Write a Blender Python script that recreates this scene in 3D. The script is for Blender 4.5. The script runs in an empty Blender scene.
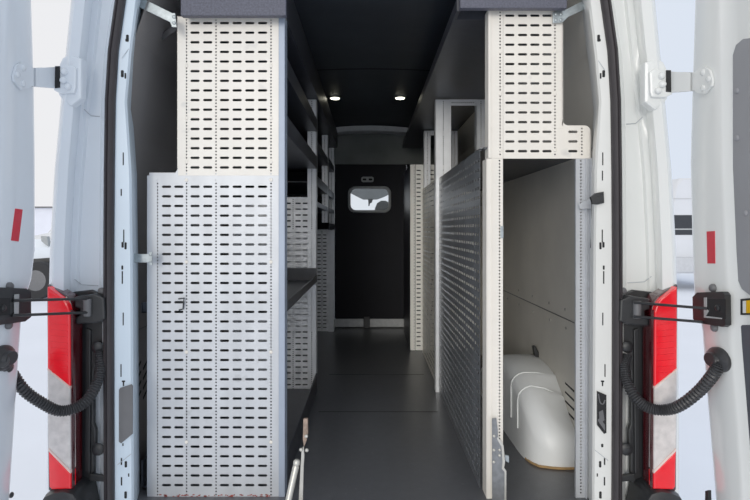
import bpy, bmesh, math, random
from mathutils import Vector
random.seed(4)
S = bpy.context.scene
C = S.collection
F = 541.0; CX = 370.0; CY = 229.0; CH = 0.92      # lens in pixels, principal point, eye height over the load floor

def X(px, d): return (px-CX)*d/F
def Z(py, d): return CH+(CY-py)*d/F
def P(px, py, d): return Vector((X(px, d), d, Z(py, d)))

# ------------------------------------------------------------------ materials
def lin(c):
    return tuple(((v/255)/12.92 if v/255 <= .04045 else ((v/255+.055)/1.055)**2.4) for v in c)
MATS = {}
def mat(name, rgb, rough=.5, metal=0., var=.08, scale=12., bump=0., bscale=200., coat=0., emis=None, estr=0., speck=0., spec=.5, sscale=55, smax=1., stretch=(1,1,1)):
    if name in MATS: return MATS[name]
    m = bpy.data.materials.new(name); m.use_nodes = True
    nt = m.node_tree; n = nt.nodes; L = nt.links
    b = n['Principled BSDF']
    tc = n.new('ShaderNodeTexCoord'); mp = n.new('ShaderNodeMapping'); mp.inputs['Scale'].default_value = stretch
    L.new(tc.outputs['Object'], mp.inputs['Vector'])
    nz = n.new('ShaderNodeTexNoise'); nz.inputs['Scale'].default_value = scale; nz.inputs['Detail'].default_value = 5
    L.new(mp.outputs['Vector'], nz.inputs['Vector'])
    rp = n.new('ShaderNodeValToRGB')
    c = lin(rgb)
    rp.color_ramp.elements[0].position = .3; rp.color_ramp.elements[1].position = .7
    rp.color_ramp.elements[0].color = tuple(max(0, v*(1-var)) for v in c)+(1,)
    rp.color_ramp.elements[1].color = tuple(min(1, v*(1+var)) for v in c)+(1,)
    L.new(nz.outputs['Fac'], rp.inputs['Fac'])
    out = rp.outputs['Color']
    if speck:
        n2 = n.new('ShaderNodeTexNoise'); n2.inputs['Scale'].default_value = sscale; n2.inputs['Detail'].default_value = 2
        L.new(tc.outputs['Object'], n2.inputs['Vector'])
        r2 = n.new('ShaderNodeValToRGB'); r2.color_ramp.elements[0].position = .70; r2.color_ramp.elements[1].position = .76; r2.color_ramp.elements[1].color = (smax, smax, smax, 1)
        L.new(n2.outputs['Fac'], r2.inputs['Fac'])
        mx = n.new('ShaderNodeMixRGB'); mx.inputs['Color2'].default_value = (speck, speck, speck, 1)
        L.new(r2.outputs['Color'], mx.inputs['Fac']); L.new(out, mx.inputs['Color1']); out = mx.outputs['Color']
    L.new(out, b.inputs['Base Color'])
    b.inputs['Roughness'].default_value = rough; b.inputs['Metallic'].default_value = metal
    b.inputs['Coat Weight'].default_value = coat; b.inputs['Coat Roughness'].default_value = .1
    b.inputs['Specular IOR Level'].default_value = spec
    if bump:
        n3 = n.new('ShaderNodeTexNoise'); n3.inputs['Scale'].default_value = bscale; n3.inputs['Detail'].default_value = 3
        L.new(tc.outputs['Object'], n3.inputs['Vector'])
        bp = n.new('ShaderNodeBump'); bp.inputs['Strength'].default_value = bump; bp.inputs['Distance'].default_value = .004
        L.new(n3.outputs['Fac'], bp.inputs['Height']); L.new(bp.outputs['Normal'], b.inputs['Normal'])
    if emis:
        b.inputs['Emission Color'].default_value = lin(emis)+(1,); b.inputs['Emission Strength'].default_value = estr
    MATS[name] = m
    return m
WHITE_SHADE = mat('white_paint_shade', (226,233,240), .25, coat=.5, var=.02, scale=3)  # same white as the right side, blue shade of the left mixed into the colour
WHITE_LIT = mat('white_paint_lit', (232,234,231), .25, coat=.5, var=.02, scale=3)  # the white toned for the better lit right side
PILLAR_SHADE = mat('pillar_paint_shade', (205,221,234), .35, var=.03, scale=4)  # pillar paint with the left side's bluish shade put into the colour
PILLAR_LIT = mat('pillar_paint_lit', (226,226,221), .35, var=.03, scale=4)  # same pillar paint, warmer for the lit right side
CREAM = mat('cream_powder_coat', (238,231,219), .4, var=.04, scale=9, bump=.04, bscale=60, speck=.4, sscale=11, smax=.35)
GALV = mat('galvanised_steel', (193,196,200), .4, metal=.2, speck=.3, sscale=16, smax=.4, var=.1, scale=14, bump=.05, bscale=90, stretch=(1,1,.4))
GALVB = mat('galvanised_flange', (150,161,178), .45, metal=.2, var=.05, scale=10)
ZINC = mat('bright_zinc', (160,168,170), .32, metal=.6, var=.2, scale=60)
SHADE_STEEL = mat('perforated_steel_shade', (134,137,141), .32, metal=.5, var=.14, scale=9, stretch=(1,1,2))  # darkened for the dim corridor this steel reflects at a grazing angle
LIT_STEEL = mat('perforated_steel_lit', (226,222,210), .4, metal=.2, var=.18, scale=16)  # paler copy of the corridor steel, daylight reflection put into the colour
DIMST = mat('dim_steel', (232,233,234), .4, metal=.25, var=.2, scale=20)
POSTM = mat('upright_steel', (226,228,230), .35, metal=.25, var=.06, scale=20)
SHELF = mat('dark_shelf_coat', (50,52,58), .4, var=.15, scale=25, bump=.05)
HEADER = mat('speckled_header', (78,79,92), .6, var=.3, scale=160, bump=.25, bscale=260)
LINING_LIT = mat('wall_lining_lit', (212,207,196), .55, var=.05, scale=6)  # lighter copy of the lining: light falling on the right wall is in the colour
LINING_SHADE = mat('wall_lining_shade', (132,129,128), .6, var=.06, scale=6)  # darker copy of the lining, shade of the left wall put into the colour
BLACKW = mat('bulkhead_black', (9,10,19), .6, var=.2, scale=5, spec=.25)
GREENGREY = mat('bulkhead_header_grey', (120,124,120), .7, var=.12, scale=5, spec=.3)
CEIL = mat('ceiling_black', (46,50,56), .5, var=.15, scale=7, bump=.08, bscale=70, spec=.35)
FLOOR = mat('floor_vinyl', (82,83,86), .34, var=.08, scale=30, bump=.14, bscale=170, speck=.16)
BLACKP = mat('black_plastic', (26,27,29), .45, var=.15, scale=30, bump=.05)
RUBBER = mat('seal_rubber', (42,37,39), .6, var=.12, scale=20)
RUBBER2 = mat('boot_rubber', (38,38,40), .45, var=.1, scale=40)
CREASE = mat('crease_grey', (168,174,180), .6)
HOLE = mat('hole_dark', (16,16,18), .8, var=.1)
RED = mat('red_lens', (232,22,34), .18, coat=.6, var=.06, scale=30, bump=.1, bscale=120, emis=(225,8,20), estr=.16)  # lamp is off; slight emission stands in for skylight in the lens
REDD = mat('dark_red_lens_edge', (64,10,16), .25, coat=.5, var=.1, scale=30)
CLEAR = mat('clear_lens', (216,209,205), .15, coat=.7, var=.14, scale=45, bump=.2, bscale=100)
TAPE = mat('red_tape', (206,22,46), .45, var=.06, scale=60)
SNOW = mat('snow', (235,239,247), .8, var=.03, scale=.7, bump=.3, bscale=4)
ARCH = mat('arch_white_plastic', (246,248,246), .35, var=.04, scale=8)
WOOD = mat('raw_wood_edge', (176,140,92), .8, var=.2, scale=40)
DOORGREY = mat('door_panel_grey', (140,141,145), .55, var=.04, scale=5)
DOORDARK = mat('door_panel_dark', (70,72,80), .5, var=.06, scale=5)
GREYP = mat('grey_plastic', (92,92,94), .5, var=.08, scale=20)
RUST = mat('rusty_steel', (150,128,112), .6, metal=.2, var=.35, scale=60)
STRUT = mat('strut_silver', (205,202,192), .3, metal=.45, var=.08, scale=20)
LED = mat('led_disc', (255,250,230), .5, emis=(255,250,225), estr=4.)
LEDRING = mat('led_ring', (120,122,118), .4, metal=.5)
TYRE = mat('tyre', (24,24,26), .8, var=.2, scale=30)
TINT = mat('tinted_window', (34,36,40), .15, var=.1)
SILV = mat('silver_kick_strip', (176,178,178), .4, metal=.2, var=.12, scale=30)
GASKET = mat('gasket_grey', (150,154,154), .5, var=.1, scale=30)
AMBER = mat('amber', (238,178,20), .3, var=.05, scale=30)
GREENC = mat('green_clip', (60,150,135), .5, var=.1)
BLUEB = mat('blue_grey_box', (52,62,84), .4, var=.2, scale=20)
CABGREY = mat('cab_trim_grey', (120,124,124), .7, var=.08, scale=9)
SEATG = mat('seat_cloth', (86,90,90), .8, var=.12, scale=40)
BUILD = mat('building_wall', (226,228,238), .7, var=.03, scale=2)
def glass_mat():
    m = bpy.data.materials.new('window_glass'); m.use_nodes = True
    nt = m.node_tree; n = nt.nodes; n.remove(n['Principled BSDF'])
    t = n.new('ShaderNodeBsdfTransparent'); t.inputs['Color'].default_value = (.9,.93,.93,1)
    g = n.new('ShaderNodeBsdfGlossy'); g.inputs['Roughness'].default_value = .03
    lw = n.new('ShaderNodeFresnel'); lw.inputs['IOR'].default_value = 1.5
    mx = n.new('ShaderNodeMixShader')
    nt.links.new(lw.outputs[0], mx.inputs[0]); nt.links.new(t.outputs[0], mx.inputs[1]); nt.links.new(g.outputs[0], mx.inputs[2])
    nt.links.new(mx.outputs[0], n['Material Output'].inputs['Surface'])
    return m
GLASS = glass_mat()

# ------------------------------------------------------------------ object helpers
def obj(name, bm, m, parent=None, smooth=False, label=None):
    bmesh.ops.recalc_face_normals(bm, faces=bm.faces[:]) if smooth is not None and len(bm.faces) < 4000 else None
    me = bpy.data.meshes.new(name); bm.to_mesh(me); bm.free()
    me.materials.append(m)
    if smooth:
        me.polygons.foreach_set('use_smooth', [True]*len(me.polygons))
        try: me.set_sharp_from_angle(angle=math.radians(38))
        except Exception: pass
    o = bpy.data.objects.new(name, me); C.objects.link(o)
    if parent:
        o.parent = parent
        w = Vector(parent.location); q = parent.parent
        while q: w += Vector(q.location); q = q.parent
        o.location = -w
    if label: o['label'] = label
    return o
def tag(o, label, cat, group=None, kind=None):
    o['label'] = label; o['category'] = cat
    if group: o['group'] = group
    if kind: o['kind'] = kind
    return o
def thing(name, label, cat, loc, group=None, kind=None):
    o = bpy.data.objects.new(name, None); C.objects.link(o); o.location = loc
    o.empty_display_size = .05
    return tag(o, label, cat, group, kind)

# ------------------------------------------------------------------ shape helpers
def box(bm, x0, x1, y0, y1, z0, z1, bev=0.):
    t = bmesh.new()
    vs = [t.verts.new((x, y, z)) for x in (x0, x1) for y in (y0, y1) for z in (z0, z1)]
    for f in ((0,1,3,2),(4,6,7,5),(0,4,5,1),(2,3,7,6),(0,2,6,4),(1,5,7,3)): t.faces.new([vs[i] for i in f])
    bmesh.ops.recalc_face_normals(t, faces=t.faces[:])
    if bev: bmesh.ops.bevel(t, geom=t.edges[:]+t.verts[:], offset=bev, segments=2, affect='EDGES', profile=.6)
    me = bpy.data.meshes.new('t'); t.to_mesh(me); t.free(); bm.from_mesh(me); bpy.data.meshes.remove(me)
def prism(bm, pts, vec, bev=0.):
    """closed polygon of 3-D points pushed along vec"""
    t = bmesh.new(); vec = Vector(vec)
    a = [t.verts.new(p) for p in pts]; b = [t.verts.new(Vector(p)+vec) for p in pts]; n = len(a)
    t.faces.new(a); t.faces.new(b[::-1])
    for i in range(n): t.faces.new((a[i], b[i], b[(i+1)%n], a[(i+1)%n]))
    bmesh.ops.recalc_face_normals(t, faces=t.faces[:])
    if bev:
        e = [e for e in t.edges if e.verts[0] in a and e.verts[1] in a]
        bmesh.ops.bevel(t, geom=e, offset=bev, segments=2, affect='EDGES', profile=.6)
    me = bpy.data.meshes.new('t'); t.to_mesh(me); t.free(); bm.from_mesh(me); bpy.data.meshes.remove(me)
def ppx(bm, pts, d, th, bev=0.):
    """prism from a flat outline standing in the plane y = d, th thick away from the viewer"""
    prism(bm, [P(a, b, d) for a, b in pts], (0, th, 0), bev)
def loft(bm, rows, close=False):
    g = [[bm.verts.new(p) for p in r] for r in rows]
    for i in range(len(g)-1):
        n = len(g[i])
        for j in range(n if close else n-1):
            k = (j+1) % n
            bm.faces.new((g[i][j], g[i][k], g[i+1][k], g[i+1][j]))
    return g
def catmull(pts, n=10):
    pts = [Vector(p) for p in pts]; q = [pts[0]*2-pts[1]]+pts+[pts[-1]*2-pts[-2]]; out = []
    for i in range(1, len(q)-2):
        for k in range(n):
            t = k/n
            out.append(.5*((2*q[i])+(q[i+1]-q[i-1])*t+(2*q[i-1]-5*q[i]+4*q[i+1]-q[i+2])*t*t+(3*q[i]-q[i-1]-3*q[i+1]+q[i+2])*t**3))
    out.append(pts[-1]); return out
def tube(bm, path, r, seg=12, cap=True):
    path = [Vector(p) for p in path]; rows = []; up = Vector((.13, .31, .94))
    for i, p in enumerate(path):
        t = (path[min(i+1, len(path)-1)]-path[max(i-1, 0)]).normalized()
        a = t.cross(up).normalized(); b = t.cross(a)
        rr = r(i) if callable(r) else r
        rows.append([p+(a*math.cos(2*math.pi*k/seg)+b*math.sin(2*math.pi*k/seg))*rr for k in range(seg)])
    g = loft(bm, rows, True)
    if cap: bm.faces.new(g[0]); bm.faces.new(g[-1][::-1])
def lathe(bm, o, axis, prof, seg=20):
    """prof = [(dist along axis, radius)]"""
    axis = Vector(axis).normalized(); o = Vector(o)
    a = axis.orthogonal().normalized(); b = axis.cross(a)
    g = loft(bm, [[o+axis*h+(a*math.cos(2*math.pi*k/seg)+b*math.sin(2*math.pi*k/seg))*max(r, 1e-4) for k in range(seg)] for h, r in prof], True)
    bm.faces.new(g[0]); bm.faces.new(g[-1][::-1])
def bolt(bm, o, axis, r, h=None):
    h = h or r*.7
    lathe(bm, o, axis, [(0, r), (h*.5, r), (h*.85, r*.75), (h, r*.3)], 12)

def perf(bm, O, U, V, N, bands, v0, v1, vs, pitch, t=.002, hh=.0088, cut=None):
    """perforated sheet: bands = [(u0,u1,kind)] with kind 's' slot, 'd' three dots a row, '-' plain; every hole is real"""
    O, U, V, N = map(Vector, (O, U, V, N))
    for bd in bands:
        u0, u1, k = bd[:3]
        b0 = bd[3] if len(bd) > 3 else v0
        b1 = bd[4] if len(bd) > 4 else v1
        def q(a, b, w=0.): return bm.verts.new(O+U*a+V*b-N*w)
        def plain(a0, a1, c0, c1):
            if c1-c0 < 1e-5: return
            bm.faces.new((q(a0,c0), q(a1,c0), q(a1,c1), q(a0,c1)))
            if t: bm.faces.new((q(a0,c0,t), q(a0,c1,t), q(a1,c1,t), q(a1,c0,t)))
        if k == '-': plain(u0, u1, b0, b1); continue
        step = pitch if k == 's' else pitch/3
        first = vs-step/2 if k == 's' else vs-pitch/2
        c = first
        while c < b0-1e-6: c += step
        plain(u0, u1, b0, c)
        uc = (u0+u1)/2
        while c+step <= b1+1e-6:
            vc = c+step/2
            if k == 's':
                w = bd[5]/2 if len(bd) > 5 else .016; h = hh/2; r = h*.7
            else: w = h = .0028; r = .0011
            hole = [(uc-w+r, vc-h), (uc+w-r, vc-h), (uc+w, vc-h+r), (uc+w, vc+h-r), (uc+w-r, vc+h), (uc-w+r, vc+h), (uc-w, vc+h-r), (uc-w, vc-h+r)]
            rect = [(u0, c), (u1, c), (u1, c+step), (u0, c+step)]
            H = [q(*p) for p in hole]; R = [q(*p) for p in rect]
            def ring(H, R, flip):
                fs = [(R[0],R[1],H[1],H[0]), (R[1],H[2],H[1]), (R[1],R[2],H[3],H[2]), (R[2],H[4],H[3]), (R[2],R[3],H[5],H[4]), (R[3],H[6],H[5]), (R[3],R[0],H[7],H[6]), (R[0],H[0],H[7])]
                for f in fs: bm.faces.new(f[::-1] if flip else f)
            ring(H, R, False)
            if t:
                H2 = [q(p[0], p[1], t) for p in hole]; R2 = [q(p[0], p[1], t) for p in rect]
                ring(H2, R2, True)
                for i in range(8): bm.faces.new((H[i], H[(i+1)%8], H2[(i+1)%8], H2[i]))
            c += step
        plain(u0, u1, c, b1)

# ------------------------------------------------------------------ camera, world
cam = bpy.data.cameras.new('camera'); co = bpy.data.objects.new('camera', cam); C.objects.link(co)
co.location = (0, 0, CH); co.rotation_euler = (math.pi/2, 0, 0)
cam.sensor_width = 36; cam.sensor_fit = 'HORIZONTAL'; cam.lens = F/750*36
cam.shift_x = (375-CX)/750; cam.shift_y = -(250-CY)/750
cam.clip_start = .02; cam.clip_end = 500
S.camera = co
W = bpy.data.worlds.new('overcast'); S.world = W; W.use_nodes = True
n = W.node_tree.nodes; L = W.node_tree.links
tc = n.new('ShaderNodeTexCoord'); sx = n.new('ShaderNodeSeparateXYZ'); L.new(tc.outputs['Generated'], sx.inputs[0])
mr = n.new('ShaderNodeMapRange'); mr.inputs['From Min'].default_value = -.7; mr.inputs['From Max'].default_value = .7
L.new(sx.outputs['X'], mr.inputs['Value'])
rp = n.new('ShaderNodeValToRGB')
rp.color_ramp.elements[0].color = (.99,.98,.985,1); rp.color_ramp.elements[1].color = (.74,.84,1.0,1)
L.new(mr.outputs[0], rp.inputs['Fac']); L.new(rp.outputs['Color'], n['Background'].inputs['Color'])
n['Background'].inputs['Strength'].default_value = .87
S.view_settings.view_transform = 'Standard'; S.view_settings.look = 'None'
S.view_settings.exposure = 0.0; S.view_settings.gamma = 1.19
sl = bpy.data.lights.new('low_sun', 'SUN'); sl.energy = 1.0; sl.angle = math.radians(22); sl.color = (1.0,.96,.89)
so = bpy.data.objects.new('low_sun', sl); C.objects.link(so)
so.rotation_euler = Vector((.22,1,-.17)).to_track_quat('-Z','Y').to_euler()

def struct(name, bm, m, label, cat, parent=None, smooth=False):
    return tag(obj(name, bm, m, parent, smooth), label, cat, kind='structure')

# ------------------------------------------------------------------ snow outside
GZ = -.68
bm = bmesh.new()
g = [[bm.verts.new((x, y, GZ)) for x in (-120,-40,-12,-4,0,4,12,40,120)] for y in (-40,-10,0,4,8,16,40,140)]
for i in range(len(g)-1):
    for j in range(len(g[0])-1): bm.faces.new((g[i][j], g[i][j+1], g[i+1][j+1], g[i+1][j]))
struct('ground', bm, SNOW, 'snow covered ground outside the van', 'snow')

# ------------------------------------------------------------------ shell of the load bay
YF = 5.05
WP = [(-.06,.86),(.55,.86),(.9,.858),(1.25,.835),(1.55,.78),(1.75,.71),(1.87,.64)]
for s, nm, side in ((-1,'wall_left','left'),(1,'wall_right','right')):
    bm = bmesh.new()
    ys = (1.79, 2.1, 2.6, 3.2, 3.9, 4.5, 5.2)
    wp = [(z, min(x, .812 if z < 1 else .805)) if s > 0 else (z, x) for z, x in WP]; wx_ = .812 if s > 0 else .8595
    loft(bm, [[(s*x, y, z) for z, x in wp]+[(s*(x+.035), y, z) for z, x in wp[::-1]] for y in ys], True)
    w = struct(nm, bm, LINING_LIT if s > 0 else LINING_SHADE, f'grey lining of the {side} load bay wall behind the shelving', 'wall')
    # seam strip with rivets at half height, louvred vent slots low beside the rear pillar
    bm = bmesh.new(); box(bm, s*(wx_-.002)-.001, s*(wx_-.002)+.001, 1.95, 3.7, .546, .5495)
    obj('panel_seam', bm, GREYP, w)
    bm = bmesh.new()
    for y in (2.25, 2.45, 2.7, 2.95, 3.2):
        bolt(bm, (s*wx_, y, .585), (-s,0,0), .006); bolt(bm, (s*wx_, y-.01, .51), (-s,0,0), .006)
    obj('rivet', bm, mat('rivet_grey',(150,147,140),.5), w)
    bm = bmesh.new()
    for i in range(4):
        for j in range(2):
            y0 = 1.975+j*.075+(.1*j if s > 0 else 0); z0 = .385-i*.037-(.0 if s < 0 else .115)
            q_ = s*(wx_-.0012); e_ = .035 if s < 0 else .006; l_ = .055 if s < 0 else .1; prism(bm, [(q_, y0, z0), (q_, y0+l_, z0+e_), (q_, y0+l_, z0+e_+.007), (q_, y0, z0+.009)], (s*.01,0,0))
    obj('vent_louvre', bm, HOLE, w)
bm = bmesh.new(); box(bm, -.86, .86, 1.70, 5.2, -.05, 0)
fl = struct('floor', bm, FLOOR, 'dark grey textured vinyl floor of the load bay', 'floor')
bm = bmesh.new()
for y in (2.72, 3.42): box(bm, -.26, .34, y, y+.005, -.001, .0008)
obj('floor_seam', bm, HOLE, fl)
bm = bmesh.new()
loft(bm, [[(x, y, 1.86-.035*(x/.66)**2) for x in (-.66,-.45,-.2,0,.2,.45,.66)]+[(x, y, 1.92) for x in (.66,0,-.66)] for y in (1.75, 3.0, 4.0, 5.2)], True)
cl = struct('ceiling', bm, CEIL, 'black roof lining of the load bay', 'ceiling')
bm = bmesh.new()
loft(bm, [[(x, y, 1.8585-.035*(x/.66)**2) for x in (-.5,-.3,-.15,0,.15,.3,.5)] for y in (3.16, 3.17, 3.18)])
obj('ceiling_seam', bm, HOLE, cl)
bm = bmesh.new()
zz = lambda x: 1.850-.026*(x/.4)**2
loft(bm, [[(x, 4.86, zz(x)) for x in (-.4,-.3,-.15,0,.15,.3,.4)], [(x, 4.86, zz(x)-.044) for x in (-.4,-.3,-.15,0,.15,.3,.4)], [(x, 4.98, zz(x)-.052) for x in (-.4,-.3,-.15,0,.15,.3,.4)]])
for i, x in enumerate((-.33,-.18,-.02,.14,.3)): bolt(bm, (x, 4.858, zz(x)-.022), (0,-1,0), .009)
tag(obj('trim_1', bm, mat('roof_bow', (205,208,210), .5, var=.1), smooth=True), 'grey metal roof bow across the ceiling above the bulkhead', 'roof bow', kind='structure')

# bulkhead with door and window
def rrect(cx, cz, w, h, r, n=6):
    out = []
    for qx, qz, a0 in ((1,1,0),(-1,1,90),(-1,-1,180),(1,-1,270)):
        for k in range(n+1):
            a = math.radians(a0+90*k/n); out.append((cx+qx*(w/2-r)+r*math.cos(a), cz+qz*(h/2-r)+r*math.sin(a)))
    return out
def holed(bm, x0, x1, z0, z1, hole, y, th):
    """wall sheet with one convex hole"""
    cx = sum(p[0] for p in hole)/len(hole); cz = sum(p[1] for p in hole)/len(hole)
    def out(p):
        dx, dz = p[0]-cx, p[1]-cz; t = 1e9
        if dx > 1e-9: t = min(t, (x1-cx)/dx)
        if dx < -1e-9: t = min(t, (x0-cx)/dx)
        if dz > 1e-9: t = min(t, (z1-cz)/dz)
        if dz < -1e-9: t = min(t, (z0-cz)/dz)
        return (cx+dx*t, cz+dz*t)
    inn = list(hole)
    for c in ((x0,z0),(x1,z0),(x1,z1),(x0,z1)):      # ray from the centre to each corner so corners are kept
        dx, dz = c[0]-cx, c[1]-cz
        best = None
        for i in range(len(hole)):
            (ax, az), (bx, bz) = hole[i], hole[(i+1)%len(hole)]
            ex, ez = bx-ax, bz-az; den = dx*ez-dz*ex
            if abs(den) < 1e-12: continue
            t = ((ax-cx)*ez-(az-cz)*ex)/den; u = ((ax-cx)*dz-(az-cz)*dx)/den
            if t > 0 and -1e-9 <= u <= 1: best = (cx+dx*t, cz+dz*t)
        if best: inn.append(best)
    inn.sort(key=lambda p: math.atan2(p[1]-cz, p[0]-cx))
    n = len(inn); o = [out(p) for p in inn]
    ring = lambda ps, yy: [bm.verts.new((p[0], yy, p[1])) for p in ps]
    a, b, c, d = ring(inn, y), ring(o, y), ring(inn, y+th), ring(o, y+th)
    for i in range(n):
        j = (i+1) % n
        for f in ((a[i],a[j],b[j],b[i]), (c[i],d[i],d[j],c[j]), (a[i],c[i],c[j],a[j]), (b[i],b[j],d[j],d[i])): bm.faces.new(f)
wx, wz = X(369.5, YF), Z(199.5, YF)
ww, wh = 43*YF/F, 26.5*YF/F
DX0, DX1, DZ1 = X(334.5, YF), X(406.5, YF), Z(164, YF)
bm = bmesh.new()
box(bm, -.86, DX0-.003, YF, YF+.04, 0, DZ1); box(bm, DX1+.003, .86, YF, YF+.04, 0, DZ1)
wf = struct('wall_front', bm, BLACKW, 'black bulkhead at the far end of the load bay', 'wall')
bm = bmesh.new(); 
box(bm, -.86, .86, YF, YF+.04, DZ1-.004, 1.92)
loft(bm, [[(x, YF+.0, DZ1-.002) for x in (-.86,-.4,0,.4,.86)], [(x, YF-.012, DZ1) for x in (-.86,-.4,0,.4,.86)], [(x, YF-.01, DZ1+.09) for x in (-.86,-.4,0,.4,.86)], [(x, YF+.02, 1.9) for x in (-.86,-.4,0,.4,.86)]])
for x in (-.22, .12): box(bm, x-.002, x+.002, YF-.012, YF-.004, DZ1+.01, 1.8)
obj('header_panel', bm, GREENGREY, wf)
bm = bmesh.new()
holed(bm, DX0, DX1, .085, DZ1-.004, rrect(wx, wz, ww-.02, wh-.02, .055), YF, .035)
d3 = struct('door_3', bm, BLACKW, 'black bulkhead door with a rounded window', 'door')
bm = bmesh.new()
lathe(bm, P(409, 201, YF-.06), (0,1,0), [(0,.012),(.01,.03),(.05,.03)], 14)
tube(bm, [P(409, 190, YF-.05), P(408.3, 201, YF-.07), P(409, 213, YF-.05)], .016)
obj('door_handle', bm, BLACKP, d3, True)
bm = bmesh.new()
r1, r2 = rrect(wx, wz, ww, wh, .065), rrect(wx, wz, ww-.05, wh-.05, .05)
loft(bm, [[(p[0], YF-.001, p[1]) for p in r1], [(wx+(p[0]-wx)*.985, YF-.014, wz+(p[1]-wz)*.975) for p in r1], [(p[0], YF-.012, p[1]) for p in r2], [(p[0], YF+.01, p[1]) for p in r2]], True)
gk = tag(obj('window_1', bm, GASKET, None, True), 'rounded window in a grey rubber surround in the bulkhead door', 'window', kind='structure')
bm = bmesh.new(); bm.faces.new([bm.verts.new((p[0], YF+.008, p[1])) for p in r2])
obj('pane', bm, GLASS, gk)
# plate with two oval holes over the window
t = thing('vent_plate', 'small grey plate with two slots on the bulkhead above the window', 'vent', (X(367.5, YF), YF, Z(179.5, YF)))
cx_, cz_ = X(367.5, YF), Z(179.5, YF)
bm = bmesh.new(); prism(bm, [(p[0], YF-.001, p[1]) for p in rrect(cx_, cz_, .115, .05, .018)], (0,-.006,0), .002); obj('plate', bm, GASKET, t)
for q in (-.028, .028):
    bm = bmesh.new(); prism(bm, [(p[0], YF-.0072, p[1]) for p in rrect(cx_+q, cz_, .036, .02, .009)], (0,-.001,0)); obj('slot', bm, HOLE, t)
for i, (a, b) in enumerate(((334, 363.5), (370, 406))):
    bm = bmesh.new(); box(bm, X(a, YF), X(b, YF), YF-.02, YF-.001, .008, .083, .004)
    for q in (.15,.85): bolt(bm, (X(a, YF)*(1-q)+X(b, YF)*q, YF-.02, .045), (0,-1,0), .006)
    tag(obj('baseboard_front', bm, SILV), ('left' if i == 0 else 'right')+' silver kick strip along the foot of the black bulkhead', 'kick strip', kind='structure')
bm = bmesh.new(); box(bm, X(364, YF), X(369.5, YF), YF-.015, YF+.03, 0, .1); box(bm, DX0, DX1, YF+.01, YF+.04, 0, .084); obj('threshold', bm, BLACKP, d3)

# cab beyond the window
t = thing('cab_headlining', 'grey cab headlining seen through the bulkhead window', 'headlining', (0, 6.3, 1.2))
bm = bmesh.new()
ppx(bm, [(340,170),(398,170),(394,192),(384,197),(377,199.5),(363,199.5),(356,196),(345,190)], 6.3, .05, .01); obj('visor_panel', bm, CABGREY, t)
bm = bmesh.new(); ppx(bm, [(368,199),(373,199),(372,202.5),(370,203.5),(369.5,206),(368.3,206),(368.3,203)], 6.28, .02); obj('mirror', bm, BLACKP, t)
t = thing('cab_seat', 'grey cab seat headrest seen at the right of the bulkhead window', 'seat', (.14, 5.6, .5))
bm = bmesh.new()
hp = [(373,225),(375,208),(377,203),(381,200.5),(386,200.5),(390,203),(393,209),(394,225)]
ppx(bm, hp, 5.6, .1, .02); obj('headrest', bm, SEATG, t, True)
bm = bmesh.new(); box(bm, X(358,5.65), X(406,5.65), 5.56, 5.72, GZ+.02, Z(214,5.6), .03); obj('backrest', bm, SEATG, t, True)
for q in (379, 388):
    bm = bmesh.new(); tube(bm, [P(q,224,5.65), P(q,206,5.65)], .007); obj('headrest_post', bm, BLACKP, t)

# ceiling lights
for i, px in enumerate((335, 400)):
    c = P(px, 98, 3.83); zc = 1.858-.035*(c.x/.66)**2
    t = thing('ceiling_light', ('left' if i == 0 else 'right')+' one of the two small round lit downlights in the black ceiling', 'ceiling light', (c.x, c.y, zc), 'ceiling downlights')
    bm = bmesh.new(); lathe(bm, (c.x, c.y, zc+.004), (0,0,-1), [(0,.046),(.008,.044),(.012,.036)], 24); obj('bezel', bm, LEDRING, t, True)
    bm = bmesh.new(); lathe(bm, (c.x, c.y, zc-.0075), (0,0,-1), [(0,.033),(.004,.031),(.007,.02)], 24); obj('lens', bm, LED, t, True)

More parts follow.
